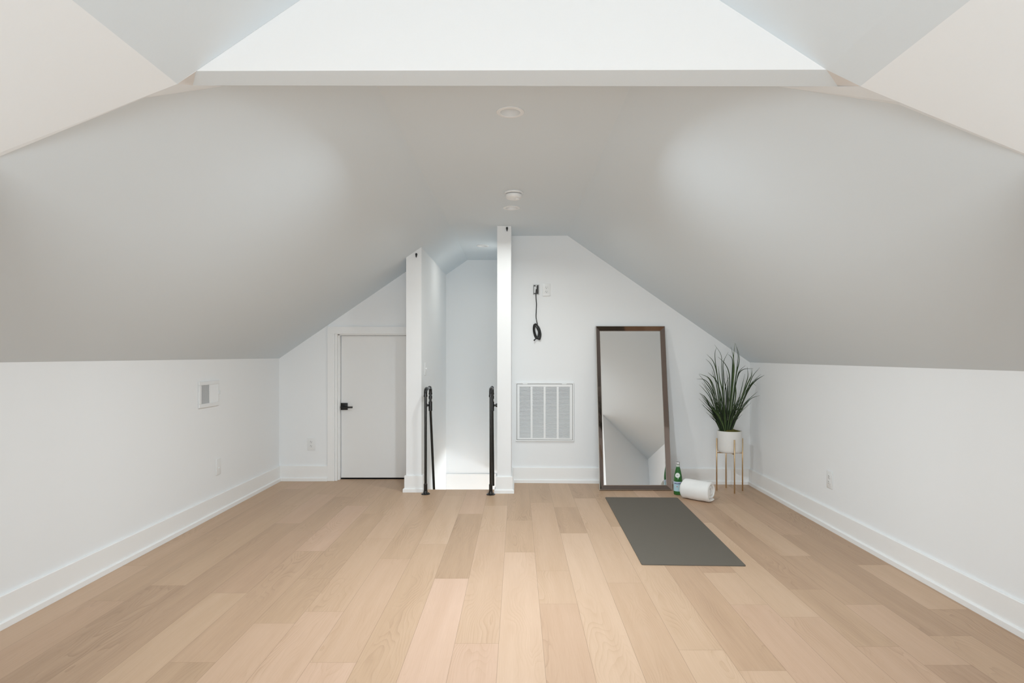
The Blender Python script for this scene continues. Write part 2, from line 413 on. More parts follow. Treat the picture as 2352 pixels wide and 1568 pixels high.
# back wall left of the stairs, with the door opening
DX0, DX1, DZ = at(774.5,0,YBL).x, -1.045, CH-(767-V0)/F*YBL
bm = NB()
ztop = lambda x: pl(x)+.002
poly(bm, [(XL,YBL,0),(DX0,YBL,0),(DX0,YBL,DZ),(DX0,YBL,ztop(DX0)),(XL,YBL,ztop(XL))])
poly(bm, [(DX0,YBL,DZ),(DX1,YBL,DZ),(DX1,YBL,ztop(DX1)),(DX0,YBL,ztop(DX0))])
poly(bm, [(DX1,YBL,0),(SLX0,YBL,0),(SLX0,YBL,ztop(SLX0)),(DX1,YBL,ztop(DX1))])
struct('wall_back_left', bm, 'wall')
bm = NB()
poly(bm, [(SRX1,yback(SRX1),0),(XR,yback(XR),0),(XR,yback(XR),ZR+.002),(XFR,yback(XFR),ZC+.002),(SRX1,yback(SRX1),ZC+.002)])
struct('wall_back_right', bm, 'wall')
# walls either side of the stairs (front ends read as posts)
bm = NB()
def prism_xz(bm, x0, x1, y0, y1, z0, zt0, zt1):
    a = [(x0,y0,z0),(x1,y0,z0),(x1,y0,zt1),(x0,y0,zt0)]; b = [(x,y1,z) for x,_,z in a]
    va = [bm.verts.new(p) for p in a]; vb = [bm.verts.new(p) for p in b]
    bm.faces.new(va); bm.faces.new(vb[::-1])
    for i in range(4): bm.faces.new((va[i], vb[i], vb[(i+1)%4], va[(i+1)%4]))
prism_xz(bm, SLX0, SLX1, SLY, YE+.05, 0, pl(SLX0)+.001, pl(SLX1)+.001)
struct('wall_stair_left', bm, 'wall')
bm = NB(); prism_xz(bm, SRX0, SRX1, SRY, YE+.05, 0, ZC+.001, ZC+.001)
struct('wall_stair_right', bm, 'wall')
# lower part of the stairwell
bm = NB()
poly(bm, [(SLX1,5.44,-1.6),(SLX1,YE,-1.6),(SLX1,YE,0),(SLX1,5.44,0)])
struct('wall_stairwell_left', bm, 'wall')
bm = NB()
poly(bm, [(SRX0,5.44,-1.6),(SRX0,6.2,-1.6),(SRX0,6.2,0),(SRX0,5.44,0)])
poly(bm, [(SRX0,6.2,-.20),(SRX0,YE,-.20),(SRX0,YE,0),(SRX0,6.2,0)])
poly(bm, [(SRX0,6.2,-.20),(1.3,6.2,-.20),(1.3,YE,-.20),(SRX0,YE,-.20)])
poly(bm, [(SRX0,6.2,-1.6),(1.3,6.2,-1.6),(1.3,6.2,-.2),(SRX0,6.2,-.2)])
struct('wall_stairwell_right', bm, 'wall')
bm = NB()
poly(bm, [(SLX0,YE,-1.6),(1.3,YE,-1.6),(1.3,YE,0),(SRX1,YE,0),(SRX1,YE,ZC+.01),(XFL,YE,ZC+.01),(SLX0,YE,pl(SLX0)+.01),(SLX0,YE,0)])
struct('wall_stair_end', bm, 'wall')
bm = NB()
for i in range(5):                       # treads and risers going down to the landing
    y0 = YEDGE+.02+.24*i; z = -.19*(i+1)
    y1 = y0+.24 if i < 4 else YE
    poly(bm, [(SLX1,y0,z),(SRX0,y0,z),(SRX0,y1,z),(SLX1,y1,z)])
    poly(bm, [(SLX1,y0,z),(SRX0,y0,z),(SRX0,y0,z+.19),(SLX1,y0,z+.19)])
poly(bm, [(SRX0,6.2,-.95),(1.3,6.2,-.95),(1.3,YE,-.95),(SRX0,YE,-.95)])
struct('floor_stairs', bm, simple('oak_treads', (.52,.37,.24), .45, var=.1, scale=25))

# front end of the wide part and the wing with its window
bm = NB(); poly(bm, [(XL,YF,0),(WXL,yu(WXL),0),(WXL,yu(WXL),pl(WXL)),(XL,YF,ZL)]); struct('wall_front_left', bm, 'wall')
bm = NB(); poly(bm, [(WXR,yu(WXR),0),(XR,YF,0),(XR,YF,ZR),(WXR,yu(WXR),pr(WXR))]); struct('wall_front_right', bm, 'wall')
bm = NB(); poly(bm, [(WXL,YW,0),(WXL,yu(WXL),0),(WXL,yu(WXL),ZWL+.005),(WXL,YW,ZWL+.005)]); struct('wall_wing_left', bm, 'wall')
bm = NB(); poly(bm, [(WXR,YW,0),(WXR,yu(WXR),0),(WXR,yu(WXR),ZWR+.005),(WXR,YW,ZWR+.005)]); struct('wall_wing_right', bm, 'wall')
WX0, WX1, WZ0, WZ1 = -1.15, 1.10, .14, 1.0
bm = NB()
poly(bm, [(WXL,YW,0),(WXR,YW,0),(WXR,YW,WZ0),(WXL,YW,WZ0)])
poly(bm, [(WXL,YW,WZ0),(WX0,YW,WZ0),(WX0,YW,WZ1),(WXL,YW,WZ1)])
poly(bm, [(WX1,YW,WZ0),(WXR,YW,WZ0),(WXR,YW,WZ1),(WX1,YW,WZ1)])
poly(bm, [(WXL,YW,WZ1),(WXR,YW,WZ1),(WXR,YW,ZWR),(AR[0],YW,AR[1]),(RIDGE[0],YW,RIDGE[1]),(AL[0],YW,AL[1]),(WXL,YW,ZWL)])
struct('wall_window', bm, 'wall')
bm = NB()
for x in (WX0, (2*WX0+WX1)/3, (WX0+2*WX1)/3, WX1):
    box(bm, x-.025, x+.025, YW-.02, YW+.03, WZ0, WZ1, .004)
for z in (WZ0, (WZ0+WZ1)/2, WZ1):
    box(bm, WX0, WX1, YW-.02, YW+.03, z-.02, z+.02, .004)
struct('window_1', bm, 'bmetal')

# ------------------------------------------------------------------ baseboards
BH, BT, SH, ST = .146, .014, .034, .012
def board(bm, a, b, nx, ny, ea=0, eb=0):
    """base and shoe along a->b (2D), standing out along the normal (nx, ny); ea/eb = 1 mitres round an outer corner, -1 into an inner one"""
    a = Vector((a[0],a[1],0)); b = Vector((b[0],b[1],0)); n = Vector((nx,ny,0)); dr_ = (b-a).normalized()
    for d0, d1, h, ch in ((.0004, BT, BH, .003), (BT, BT+ST, SH, .006)):
        sec = [(d0,.0004),(d1,.0004),(d1,h-ch),(d1-ch,h),(d0,h)]
        va = [bm.verts.new(a+n*d-dr_*d*ea+Vector((0,0,z))) for d, z in sec]; vb = [bm.verts.new(b+n*d+dr_*d*eb+Vector((0,0,z))) for d, z in sec]
        if ea == 0: bm.faces.new(va)
        if eb == 0: bm.faces.new(vb[::-1])
        for i in range(5): bm.faces.new((va[i], vb[i], vb[(i+1)%5], va[(i+1)%5]))
T = BT+ST
bm = NB(); board(bm, (XL,YF), (XL,YBL), 1, 0, 0, -1); struct('baseboard_left', bm, 'trim')
bm = NB(); board(bm, (XR,YF), (XR,yback(XR)), -1, 0, 0, -1); struct('baseboard_right', bm, 'trim')
CX0 = at(753,0,YBL).x; CX1 = at(769,0,YBL).x
bm = NB(); board(bm, (XL,YBL), (CX0,YBL), 0, -1, -1, 0); struct('baseboard_back_left', bm, 'trim')
bm = NB(); board(bm, (SRX1,yback(SRX1)), (XR,yback(XR)), -.0358, -1, -1, -1); struct('baseboard_back_right', bm, 'trim')
bm = NB(); board(bm, (SLX0,SLY), (SLX1,SLY), 0, -1, 1, 1); board(bm, (SLX0,YBL), (SLX0,SLY), -1, 0, -1, 1); board(bm, (SLX1,SLY), (SLX1,YEDGE-.01), 1, 0, 1, 0)
struct('baseboard_stair_left', bm, 'trim')
bm = NB(); board(bm, (SRX0,SRY), (SRX1,SRY), 0, -1, 1, 1); board(bm, (SRX1,SRY), (SRX1,yback(SRX1)), 1, 0, 1, -1); board(bm, (SRX0,YEDGE-.01), (SRX0,SRY), -1, 0, 0, 1)
struct('baseboard_stair_right', bm, 'trim')
bm = NB(); zb = CH-(1088-V0)/F*(YE-.014)
box(bm, SLX1, 1.3, YE-.014, YE-.0005, zb-.3, zb, .003); struct('baseboard_stair_end', bm, 'trim')

# ------------------------------------------------------------------ door
bm = NB()                                # casing and jamb
czt = CH-(750-V0)/F*(YBL-.012)
box(bm, CX0, CX1, YBL-.016, YBL-.0005, 0, DZ+.004, .002)
# head casing stops under the slope on the left
hx = SLX0-.001
vs = [(CX0+.004,YBL-.016,pl(CX0+.004)-.004),(CX0+.006,YBL-.016,czt),(hx,YBL-.016,czt),(hx,YBL-.016,DZ+.004),(CX0,YBL-.016,DZ+.004)]
va = [bm.verts.new(p) for p in vs]; vb = [bm.verts.new((x,YBL-.0005,z)) for x,_,z in vs]
bm.faces.new(va); bm.faces.new(vb[::-1])
for i in range(5): bm.faces.new((va[i], vb[i], vb[(i+1)%5], va[(i+1)%5]))
struct('trim_1', bm, 'trim')
YD = 5.945
bm = NB()
box(bm, DX0-.02, DX0, YBL-.004, YD+.05, 0, DZ, .001)                                   # jamb
box(bm, DX0-.02, DX1+.02, YBL-.004, YD+.05, DZ, DZ+.02, .001)
box(bm, DX1, DX1+.02, YBL-.004, YD+.05, 0, DZ, .001)
box(bm, DX0, DX0+.013, YD-.045, YD-.004, 0, DZ, .002)                                   # stop
box(bm, DX0, DX1, YD-.045, YD-.004, DZ-.012, DZ, .002)
struct('trim_2', bm, 'trim')
bm = NB(); poly(bm, [(DX0,YD+.06,-.01),(DX1,YD+.06,-.01),(DX1,YD+.06,DZ),(DX0,YD+.06,DZ)]); poly(bm, [(DX0,YD-.002,.0005),(DX1,YD-.002,.0005),(DX1,YD+.06,.0005),(DX0,YD+.06,.0005)])  # dark sheets painted as the shade behind and under the door
struct('door_gap_shade', bm, 'slot')
dr = bpy.data.objects.new('door_1', None); COL.objects.link(dr); dr.location = (DX0+.016, YD, 0)
dr['kind'] = 'structure'; dr['label'] = 'short flat white attic door with black lever handle'
bm = NB(); box(bm, DX0+.015, DX1-.004, YD, YD+.035, .014, DZ-.014, .002)
o = link('door_panel', bm, 'door', dr); o['kind'] = 'structure'
c = at(791,933,YD); hx, hz = c.x, c.z
bm = NB(); box(bm, hx-.034, hx+.034, YD-.010, YD-.0003, hz-.034, hz+.034, .0025)
tube(bm, [(hx-.008,YD-.008,hz),(hx-.008,YD-.050,hz)], .011, 20)
ro = link('door_handle', bm, 'bmetal', dr, smooth=True)
bm = NB(); box(bm, hx-.022, hx+.094, YD-.060, YD-.046, hz-.013, hz-.003+.006, .003)
link('lever', bm, 'bmetal', ro, smooth=True)

# ------------------------------------------------------------------ outlets, switches
def outlet(name, label, loc, rotz, kind, w=.070, h=.1145, group=None):
    cat = {'duplex':'outlet','strip':'outlet','blank':'wall plate','switch':'light switch'}[kind]
    t = thing(name, label, cat, loc, rotz, group)
    d = .006
    bm = NB(); box(bm, -w/2, w/2, -d, -.0003, -h/2, h/2, .0022, 3)
    link('cover_plate', bm, 'plastic', t, world=False, smooth=True)
    if kind in ('duplex', 'strip'):
        for s in (1, -1):
            z = s*.0195
            bm = NB(); vs = lathe(bm, [(0,0),(.0160,0),(.0172,-.0012),(.0172,-.004)], 28)
            for v in vs:
                x, y, zz = v.co; v.co = Vector((x, -d-.0025-zz*0+(-zz-.0015)*-.5 if False else -d-.0022-zz*.5, z+max(-.0135,min(.0135,y))))
            r = link('receptacle', bm, 'plastic', t, world=False, smooth=True)
            bm = NB()
            for sx, hh in ((-.0063,.0085),(.0063,.0065)):
                box(bm, sx-.0013, sx+.0013, -d-.0027, -d-.0018, z+.0005, z+.0005+hh)
            tube(bm, [(0,-d-.0027,z-.0075),(0,-d-.0018,z-.0075)], .0028, 12)
            link('slots', bm, 'slot', r, world=False)
        bm = NB(); tube(bm, [(0,-d-.0012,0),(0,-d+.001,0)], .003, 12); link('screw', bm, 'plastic', t, world=False)
    if kind == 'strip':
        bm = NB()
        f = [(-w/2+.004,-d-.0005,-h/2+.014),(w/2-.004,-d-.0005,-h/2+.014),(w/2-.004,-d-.007,-h/2+.004),(-w/2+.004,-d-.007,-h/2+.004)]
        b_ = [(x,-d+.001,z) for x,_,z in f]
        va = [bm.verts.new(p) for p in f]; vb = [bm.verts.new(p) for p in b_]
        bm.faces.new(va); bm.faces.new(vb[::-1])
        for i in range(4): bm.faces.new((va[i], vb[i], vb[(i+1)%4], va[(i+1)%4]))
        link('night_light_strip', bm, 'strip', t, world=False)
    if kind == 'switch':
        bm = NB(); box(bm, -.0055, .0055, -d-.012, -d+.001, -.004, .009, .002); link('toggle', bm, 'plastic', t, world=False, smooth=True)
    if kind == 'blank':
        bm = NB(); tube(bm, [(0,-d-.0055,-.012),(0,-d+.001,-.012)], .0045, 16); tube(bm, [(0,-d-.002,-.012),(0,-d+.001,-.012)], .0075, 6)
        link('cable_socket', bm, 'plastic', t, world=False, smooth=True)
    return t
p = at(715.5,1019,YBL); o1 = outlet('wall_outlet', 'white double outlet on the back wall between the left corner and the short door', (p.x,YBL,p.z), 0, 'duplex', .075, .120)
p = on_back(1255,665.5); outlet('wall_outlet', 'white outlet with a bright lower strip, high on the wall beside the metal box', p, BACK_ROT, 'strip', .074, .120)
p = on_x(501,1071,XL); outlet('cable_plate', 'small white plate low on the left knee wall below the air register', (XL,p.y,p.z), PI/2, 'blank', .070, .125)
p = on_x(1906.5,1101,XR); dup(o1, (XR,p.y,p.z), -PI/2, 'white double outlet low on the right knee wall')
p = on_x(974.5,847,SLX1); outlet('light_switch', 'white toggle switch on the left stairwell wall above the handrail', (SLX1,5.60,p.z), PI/2, 'switch')

# ------------------------------------------------------------------ return air grille
c = on_back(1251,945.5)
t = thing('return_air_grille', 'large square white louvered return air grille on the back wall beside the mirror', 'air vent', (c.x,c.y,c.z-.28), BACK_ROT)
gw, gh = .552, .556
def L2(bm, x0,x1,y0,y1,z0,z1,b=0): box(bm, x0,x1,y0,y1,z0+.28,z1+.28,b)
bm = NB()
fw = .012
L2(bm,-gw/2,gw/2,-.014,-.0005,gh/2-fw,gh/2,.002); L2(bm,-gw/2,gw/2,-.014,-.0005,-gh/2,-gh/2+fw,.002)
L2(bm,-gw/2,-gw/2+fw,-.014,-.0005,-gh/2+fw,gh/2-fw,.002); L2(bm,gw/2-fw,gw/2,-.014,-.0005,-gh/2+fw,gh/2-fw,.002)
link('outer_frame', bm, 'vent', t, world=False)
bm = NB()
iw, ih = gw/2-fw-.0035, gh/2-fw-.0035
lx0, lx1, lz0, lz1 = -.2385, .2375, -.2455, .2395
cols = [(-.2385,-.1330),(-.1145,-.0095),(.0090,.1140),(.1325,.2375)]
L2(bm,-iw,iw,-.012,-.004,lz1,ih,.001); L2(bm,-iw,iw,-.012,-.004,-ih,lz0,.001)
xs = [-iw]+[x for c_ in cols for x in c_]+[iw]
for i in range(0, len(xs), 2): L2(bm, xs[i], xs[i+1], -.012,-.004, lz0, lz1)
link('face_panel', bm, 'vent', t, world=False)
bm = NB(); n = 39
for i in range(n):
    z = lz0+(i+.5)*(lz1-lz0)/n; pt = (lz1-lz0)/n
    for xa, xb in cols:
        a = [(xa,-.0115,z-pt*.28+.28),(xb,-.0115,z-pt*.28+.28),(xb,-.0045,z+pt*.40+.28),(xa,-.0045,z+pt*.40+.28)]
        b_ = [(x,y+.0016,zz+.0006) for x,y,zz in a]
        va = [bm.verts.new(q) for q in a]; vb = [bm.verts.new(q) for q in b_]
        bm.faces.new(va); bm.faces.new(vb[::-1])
        for k in range(4): bm.faces.new((va[k], vb[k], vb[(k+1)%4], va[(k+1)%4]))
link('louvers', bm, 'vent', t, world=False)
bm = NB(); L2(bm,-gw/2+fw,gw/2-fw,-.0030,-.0010,-gh/2+fw,gh/2-fw); link('filter', bm, 'duct', t, world=False)  # dark sheet painted as the shade behind the louvers
for x in (.185,-.185):
    bm = NB(); L2(bm, x-.022, x+.022, -.0165, -.012, gh/2-fw-.003, gh/2-fw+.002, .001)
    link('latch', bm, 'vent', t, world=False)

# ------------------------------------------------------------------ register on the left knee wall
ya, yb_ = on_x(454.5,0,XL).y, on_x(501,0,XL).y
zt, zb = at(454.5,876.6,ya).z, at(454.5,938,ya).z
yc, zc = (ya+yb_)/2, (zt+zb)/2; rw, rh = yb_-ya, zt-zb
t = thing('wall_register', 'small white two-way air register on the left knee wall', 'air vent', (XL,yc,zc-rh/2), PI/2)
def L3(bm, x0,x1,y0,y1,z0,z1,b=0): box(bm, x0,x1,y0,y1,z0+rh/2,z1+rh/2,b)
ow, oh = .127*(rw/.3)*.82, .140/2
ox0, ox1 = on_x(459.5,0,XL).y-yc, on_x(497,0,XL).y-yc
zz0, zz1 = at(459.5,928,on_x(459.5,0,XL).y).z-zc, at(459.5,885,on_x(459.5,0,XL).y).z-zc
bm = NB()
L3(bm,-rw/2,rw/2,-.012,-.0005,zz1,rh/2,.003); L3(bm,-rw/2,rw/2,-.012,-.0005,-rh/2,zz0,.003)
L3(bm,-rw/2,ox0,-.012,-.0005,zz0,zz1,.003); L3(bm,ox1,rw/2,-.012,-.0005,zz0,zz1,.003)
xm = (ox0+ox1)/2
L3(bm,xm-.005,xm+.005,-.011,-.0005,zz0,zz1,.001)
link('frame', bm, 'vent', t, world=False)
def fins(x0, x1, n, dx):
    bm = NB()
    for i in range(n):
        x = x0+(i+.5)*(x1-x0)/n
        a = [(x-dx/2,-.0105,zz0+rh/2),(x+dx/2,-.002,zz0+rh/2),(x+dx/2,-.002,zz1+rh/2),(x-dx/2,-.0105,zz1+rh/2)]
        b_ = [(q[0]+.0008,q[1]-.0008*(1 if dx>0 else -1),q[2]) for q in a]
        va = [bm.verts.new(q) for q in a]; vb = [bm.verts.new(q) for q in b_]
        bm.faces.new(va); bm.faces.new(vb[::-1])
        for k in range(4): bm.faces.new((va[k], vb[k], vb[(k+1)%4], va[(k+1)%4]))
    return bm
link('fins', fins(ox0, xm-.005, 10, .0035), 'vent', t, world=False)
link('fins', fins(xm+.005, ox1, 10, -.0125), 'vent', t, world=False)
bm = NB(); L3(bm, ox0, ox1, -.0012, -.0004, zz0, zz1); link('duct_opening', bm, 'duct', t, world=False)
bm = NB(); L3(bm, ox1+.010, ox1+.016, -.026, -.011, -.012, .022, .002); link('damper_lever', bm, 'vent', t, world=False)

# ------------------------------------------------------------------ downlights, smoke detector
labels = ['white recessed downlight nearest the header, largest of the three', 'white recessed downlight just behind the smoke detector', 'white recessed downlight in the ceiling above the stairs']
first = None
for (lx_, ly_), lb in zip(LIGHTS, labels):
    if first is None:
        t = thing('recessed_downlight', lb, 'ceiling light', (lx_,ly_,ZC), 0, 'recessed ceiling downlights')
        bm = NB(); lathe(bm, [(.052,.0),(.0645,-.0004),(.0640,-.0035),(.060,-.0055),(.049,-.0058),(.046,-.003),(.0455,.002),(.052,.002)], 56)
        link('trim_ring', bm, 'vent', t, world=False, smooth=True)
        bm = NB(); lathe(bm, [(.0455,.0015),(.0440,.006),(.036,.055),(.036,.058)], 56); link('reflector', bm, 'vent', t, world=False, smooth=True)
        bm = NB(); lathe(bm, [(0,.0535),(.0365,.0535),(.0365,.060),(0,.060)], 40); link('lens', bm, 'frost', t, world=False)
        first = t
    else:
        dup(first, (lx_,ly_,ZC), 0, lb)
sx, sy = at(1180,446,4.23).x, 4.23
t = thing('smoke_detector', 'round white smoke detector on the ceiling', 'smoke detector', (sx,sy,ZC))
bm = NB(); lathe(bm, [(0,-.0005),(.063,-.0005),(.0645,-.004),(.063,-.011),(.058,-.014),(0,-.014)], 56); link('mounting_plate', bm, 'plastic', t, world=False, smooth=True)
bm = NB(); lathe(bm, [(.0545,-.0142),(.0545,-.019),(0,-.019)], 48); link('gap_ring', bm, 'rim', t, world=False)
bm = NB(); lathe(bm, [(0,-.0192),(.0575,-.0192),(.0585,-.024),(.056,-.036),(.048,-.046),(.036,-.0505),(0,-.052)], 56); link('housing', bm, 'plastic', t, world=False, smooth=True)
bm = NB(); lathe(bm, [(0,-.049),(.017,-.049),(.016,-.056),(.010,-.058),(0,-.0585)], 32, Matrix.Translation((.022,-.018,0))); link('sensor_dome', bm, 'plastic', t, world=False, smooth=True)

# ------------------------------------------------------------------ hooks on the wall ends
def hook(loc, label):
    t = thing('wall_hook', label, 'hook', loc, 0, 'black hooks on the stair wall ends')
    bm = NB()
    prof = [(0,.0),(.0085,.0),(.0095,.002),(.0085,.0045),(0,.0055)]
    vs = lathe(bm, prof, 24)
    for v in vs:
        x, y, z = v.co
        yy = y*1.15 if y > 0 else y*3.2
        xx = x*(1-.5*min(1, -y/.0095)) if y < 0 else x
        v.co = Vector((xx, -z-.0003, yy+.012))
    link('back_plate', bm, 'bmetal', t, world=False, smooth=True)
    bm = NB(); tube(bm, spline([(0,-.004,-.004),(0,-.016,-.012),(0,-.024,-.004),(0,-.026,.006)],5), .0035, 10)
    link('prong', bm, 'bmetal', t, world=False, smooth=True)
    return t
p = at(1164.5,527,SRY); h0 = hook((p.x,SRY,p.z), 'small black hook at the top of the right stair wall end')
p = at(956.3,587,SLY); dup(h0, (p.x,SLY,p.z), 0, 'small black hook at the top of the left stair wall end')

# ------------------------------------------------------------------ electrical box and cable
c = on_back(1231.5,665)
t = thing('electrical_box', 'open metal electrical box in the wall with a dark interior', 'electrical box', c, BACK_ROT)
bm = NB(); w, h = .029, .047
def L4(bm, *a, b=0): box(bm, *a, b)
for a in ((-w,w,-.008,.0-.0004,h-.006,h), (-w,w,-.008,-.0004,-h,-h+.006), (-w,-w+.006,-.008,-.0004,-h+.006,h-.006), (w-.007,w,-.008,-.0004,-h+.006,h-.006)):
    box(bm, *a, .0015)
box(bm, -.008,.008,-.0085,-.002,h-.016,h-.004,.002)
link('box_rim', bm, 'steel', t, world=False)
bm = NB(); box(bm, -w+.004,w-.004,-.0016,-.0005,-h+.004,h-.004); link('box_interior', bm, 'slot', t, world=False)
bm = NB(); box(bm, -w+.008,.004,-.0045,-.0017,-h+.014,h-.016,.001); link('inner_bracket', bm, 'steel', t, world=False)
n_ = Vector((-.0358,-1,0)).normalized()
def wallpt(u, v, d): return on_back(u, v)+n_*d
t = thing('coiled_cable', 'black cable hanging from the metal box, end coiled in a loop', 'cable', wallpt(1233,783,.002))
bm = NB()
tube(bm, spline([wallpt(1231.6,664,.004), wallpt(1231,675,.010), wallpt(1231.2,685,.012), wallpt(1232.2,698,.010), wallpt(1231.6,715,.010), wallpt(1231.2,727,.012), wallpt(1233,740,.014), wallpt(1234.6,748,.014)], 6), .0042, 12)
link('hanging_run', bm, 'cable', t, smooth=True)
bm = NB(); pts = []
def ell(cu, cv, a, b, tilt, n, d0, ph=0.0):
    o = []
    for i in range(n):
        an = ph+2*PI*i/n
        du, dv = a*math.cos(an), b*math.sin(an)
        ct, st = math.cos(tilt), math.sin(tilt)
        o.append(wallpt(cu+du*ct-dv*st, cv+du*st+dv*ct, d0+.003*math.sin(an*2)))
    return o
loops = [(1231.5,760.5,6.2,17.5,-.12,.008),(1233.0,762,6.0,17.0,-.22,.014),(1234.6,763,5.2,17.6,-.26,.019),(1230.6,758.8,5.8,15.5,-.10,.023),(1235.2,762.5,6.6,16.2,-.20,.012)]
for i, (cu, cv, a, b, tl, d) in enumerate(loops): pts += ell(cu, cv, a, b, tl, 16, d, -PI/2)
pts += [wallpt(1238,768,.024), wallpt(1234,774,.028), wallpt(1230,778.5,.026)]
tube(bm, spline(pts, 3), .0042, 10)
link('coil', bm, 'cable', t, smooth=True)
bm = NB(); tube(bm, [wallpt(1230.2,778.2,.026), wallpt(1228.4,780.2,.025)], .0052, 12); tube(bm, [wallpt(1228.4,780.2,.025), wallpt(1226.3,782.2,.024)], .0068, 12)
link('connector', bm, 'bmetal', t, smooth=True)
bm = NB()
for k in range(3):
    tube(bm, [wallpt(1232.4+.9*k,734+4*k,.013), wallpt(1232.7+.9*k,736+4*k,.013)], .0049, 12)
link('cable_print', bm, simple('pale_print', (.35,.33,.32), .6, var=.2), t)

# ------------------------------------------------------------------ pipe handrails
def arc(c, a0, a1, r, n=8):              # arc in the YZ plane
    return [(c[0], c[1]+r*math.cos(a0+(a1-a0)*i/n), c[2]+r*math.sin(a0+(a1-a0)*i/n)) for i in range(n+1)]
PRD = .0118
def rail(label, fx, fy, wx, yback_, end):
    """fx, fy: floor flange; wx: wall face it is braced to; end: far low point of the sloping rail"""
    s = 1 if wx > fx else -1
    t = thing('stair_handrail', label, 'handrail', (fx,fy,0), 0, 'pipe handrails at the stairs')
    zt = .912
    bm = NB(); tube(bm, [(fx,fy,.03),(fx,fy,zt-.045)], PRD, 20); link('post', bm, 'black', t, smooth=True)
    bm = NB(); lathe(bm, [(0,0.0005),(.038,0.0005),(.039,.003),(.038,.006),(.022,.009),(.0185,.014),(.0180,.030),(.0155,.033),(0,.033)], 40, Matrix.Translation((fx,fy,0)))
    fg = link('floor_flange', bm, 'black', t, smooth=True)
    for k in range(4):
        an = PI/4+k*PI/2; bm = NB()
        lathe(bm, [(0,.012),(.0035,.0115),(.0055,.008),(.0055,.005)], 12, Matrix.Translation((fx+.030*math.cos(an),fy+.030*math.sin(an),0)))
        link('screw', bm, 'bmetal', fg, smooth=True)
    bm = NB(); tube(bm, [(fx,fy,.033),(fx,fy,.036),(fx,fy,.088),(fx,fy,.092)], [.0130,.0158,.0158,.0125], 20); link('coupling', bm, 'black', t, smooth=True)
    # elbow at the top
    bm = NB(); tube(bm, [(fx,fy,zt-.062)]+arc((fx,fy+.036,zt-.036), PI, PI/2, .036, 8)+[(fx,fy+.062,zt)], .0150, 20)
    tube(bm, [(fx,fy,zt-.066),(fx,fy,zt-.050)], .0168, 20); tube(bm, [(fx,fy+.050,zt),(fx,fy+.066,zt)], .0168, 20)
    link('elbow', bm, 'black', t, smooth=True)
    bm = NB(); tube(bm, [(fx,fy+.06,zt),(fx,yback_,zt)], PRD, 20); link('top_pipe', bm, 'black', t, smooth=True)
    # second fitting turning down
    bm = NB(); yb = yback_
    tube(bm, [(fx,yb-.062,zt)]+arc((fx,yb-.036,zt-.036), PI/2, 0, .036, 8)+[(fx,yb,zt-.062)], .0150, 20)
    tube(bm, [(fx,yb-.066,zt),(fx,yb-.050,zt)], .0168, 20); tube(bm, [(fx,yb,zt-.066),(fx,yb,zt-.050)], .0168, 20)
    link('elbow', bm, 'black', t, smooth=True)
    zj = .748
    bm = NB(); tube(bm, [(fx,yb,zt-.06),(fx,yb,zj)], PRD, 20); link('drop_pipe', bm, 'black', t, smooth=True)
    bm = NB(); tube(bm, [(fx,yb,.838),(fx,yb,.836),(fx,yb,.808),(fx,yb,.806)], [.0125,.0160,.0160,.0125], 20); link('union', bm, 'black', t, smooth=True)
    # tee with a wall flange
    bm = NB(); tube(bm, [(fx,yb,zj+.036),(fx,yb,zj+.034),(fx,yb,zj-.050),(fx,yb,zj-.052)], [.0130,.0168,.0168,.0130], 20)
    link('tee', bm, 'black', t, smooth=True)
    bm = NB(); yl = yb-.03
    tube(bm, [(fx,yb,zj),(wx-s*.004,yb,zj)], .0100, 16)
    mt = Matrix.Translation((wx-s*.0006,yb,zj)) @ Matrix.Rotation(-s*PI/2, 4, 'Y')
    lathe(bm, [(0,0),(.034,0),(.034,.005),(.020,.008),(.0165,.012),(.0165,.020),(0,.022)], 32, mt)
    link('wall_flange', bm, 'black', t, smooth=True)
    bm = NB(); a = Vector((fx,yb,zj-.04)); e = Vector(end); d = (e-a).normalized()
    tube(bm, [a, e], PRD, 20); link('sloping_rail', bm, 'black', t, smooth=True)
    return t
pf = ground(977.5,1134.5); e = at(997,1127,5.80)
rail('black pipe handrail standing in front of the left stair wall end', pf.x, pf.y, SLX1, 5.60, (e.x, e.y, e.z))
pf = ground(1127.3,1135.5); e = at(1133,1114,5.95)
rail('black pipe handrail standing in front of the right stair wall end', pf.x, pf.y, SRX0, 5.60, (e.x, e.y, e.z))

# ------------------------------------------------------------------ leaning mirror
MX0, MX1 = .734, 1.381
MY0, MTOPZ = 5.452, 1.475
YT = yback(1.05)-.034
t = thing('leaning_mirror', 'tall floor mirror in a dark bronze frame leaning on the back wall', 'mirror', ((MX0+MX1)/2,MY0,0))
ln = math.hypot(YT-MY0, MTOPZ)
ang = math.atan2(YT-MY0, MTOPZ)
RM = Matrix.Translation((0,MY0,.002)) @ Matrix.Rotation(-ang, 4, 'X')
FWD = .042
bm = NB()
def ringframe(bm, w0, d0, w1, d1):       # sloping band between two rectangles inset by w0/w1 at depths d0/d1 (d<0 towards the room)
    def rect(wi, d): return [(MX0+wi,d,wi),(MX1-wi,d,wi),(MX1-wi,d,ln-wi),(MX0+wi,d,ln-wi)]
    a = [bm.verts.new(RM @ Vector(p)) for p in rect(w0,d0)]; b = [bm.verts.new(RM @ Vector(p)) for p in rect(w1,d1)]
    for i in range(4): bm.faces.new((a[i], a[(i+1)%4], b[(i+1)%4], b[i]))
ringframe(bm, .0035, -.021, .040, .006)
link('frame', bm, 'bronze', t)
bm = NB()
ringframe(bm, 0, .030, 0, -.019); ringframe(bm, 0, -.019, .0042, -.0215); ringframe(bm, .0395, .0062, .0435, .0045); ringframe(bm, .0435, .0045, .0445, .0085)
link('edging', bm, 'edge', t)
bm = NB(); w_ = .0440
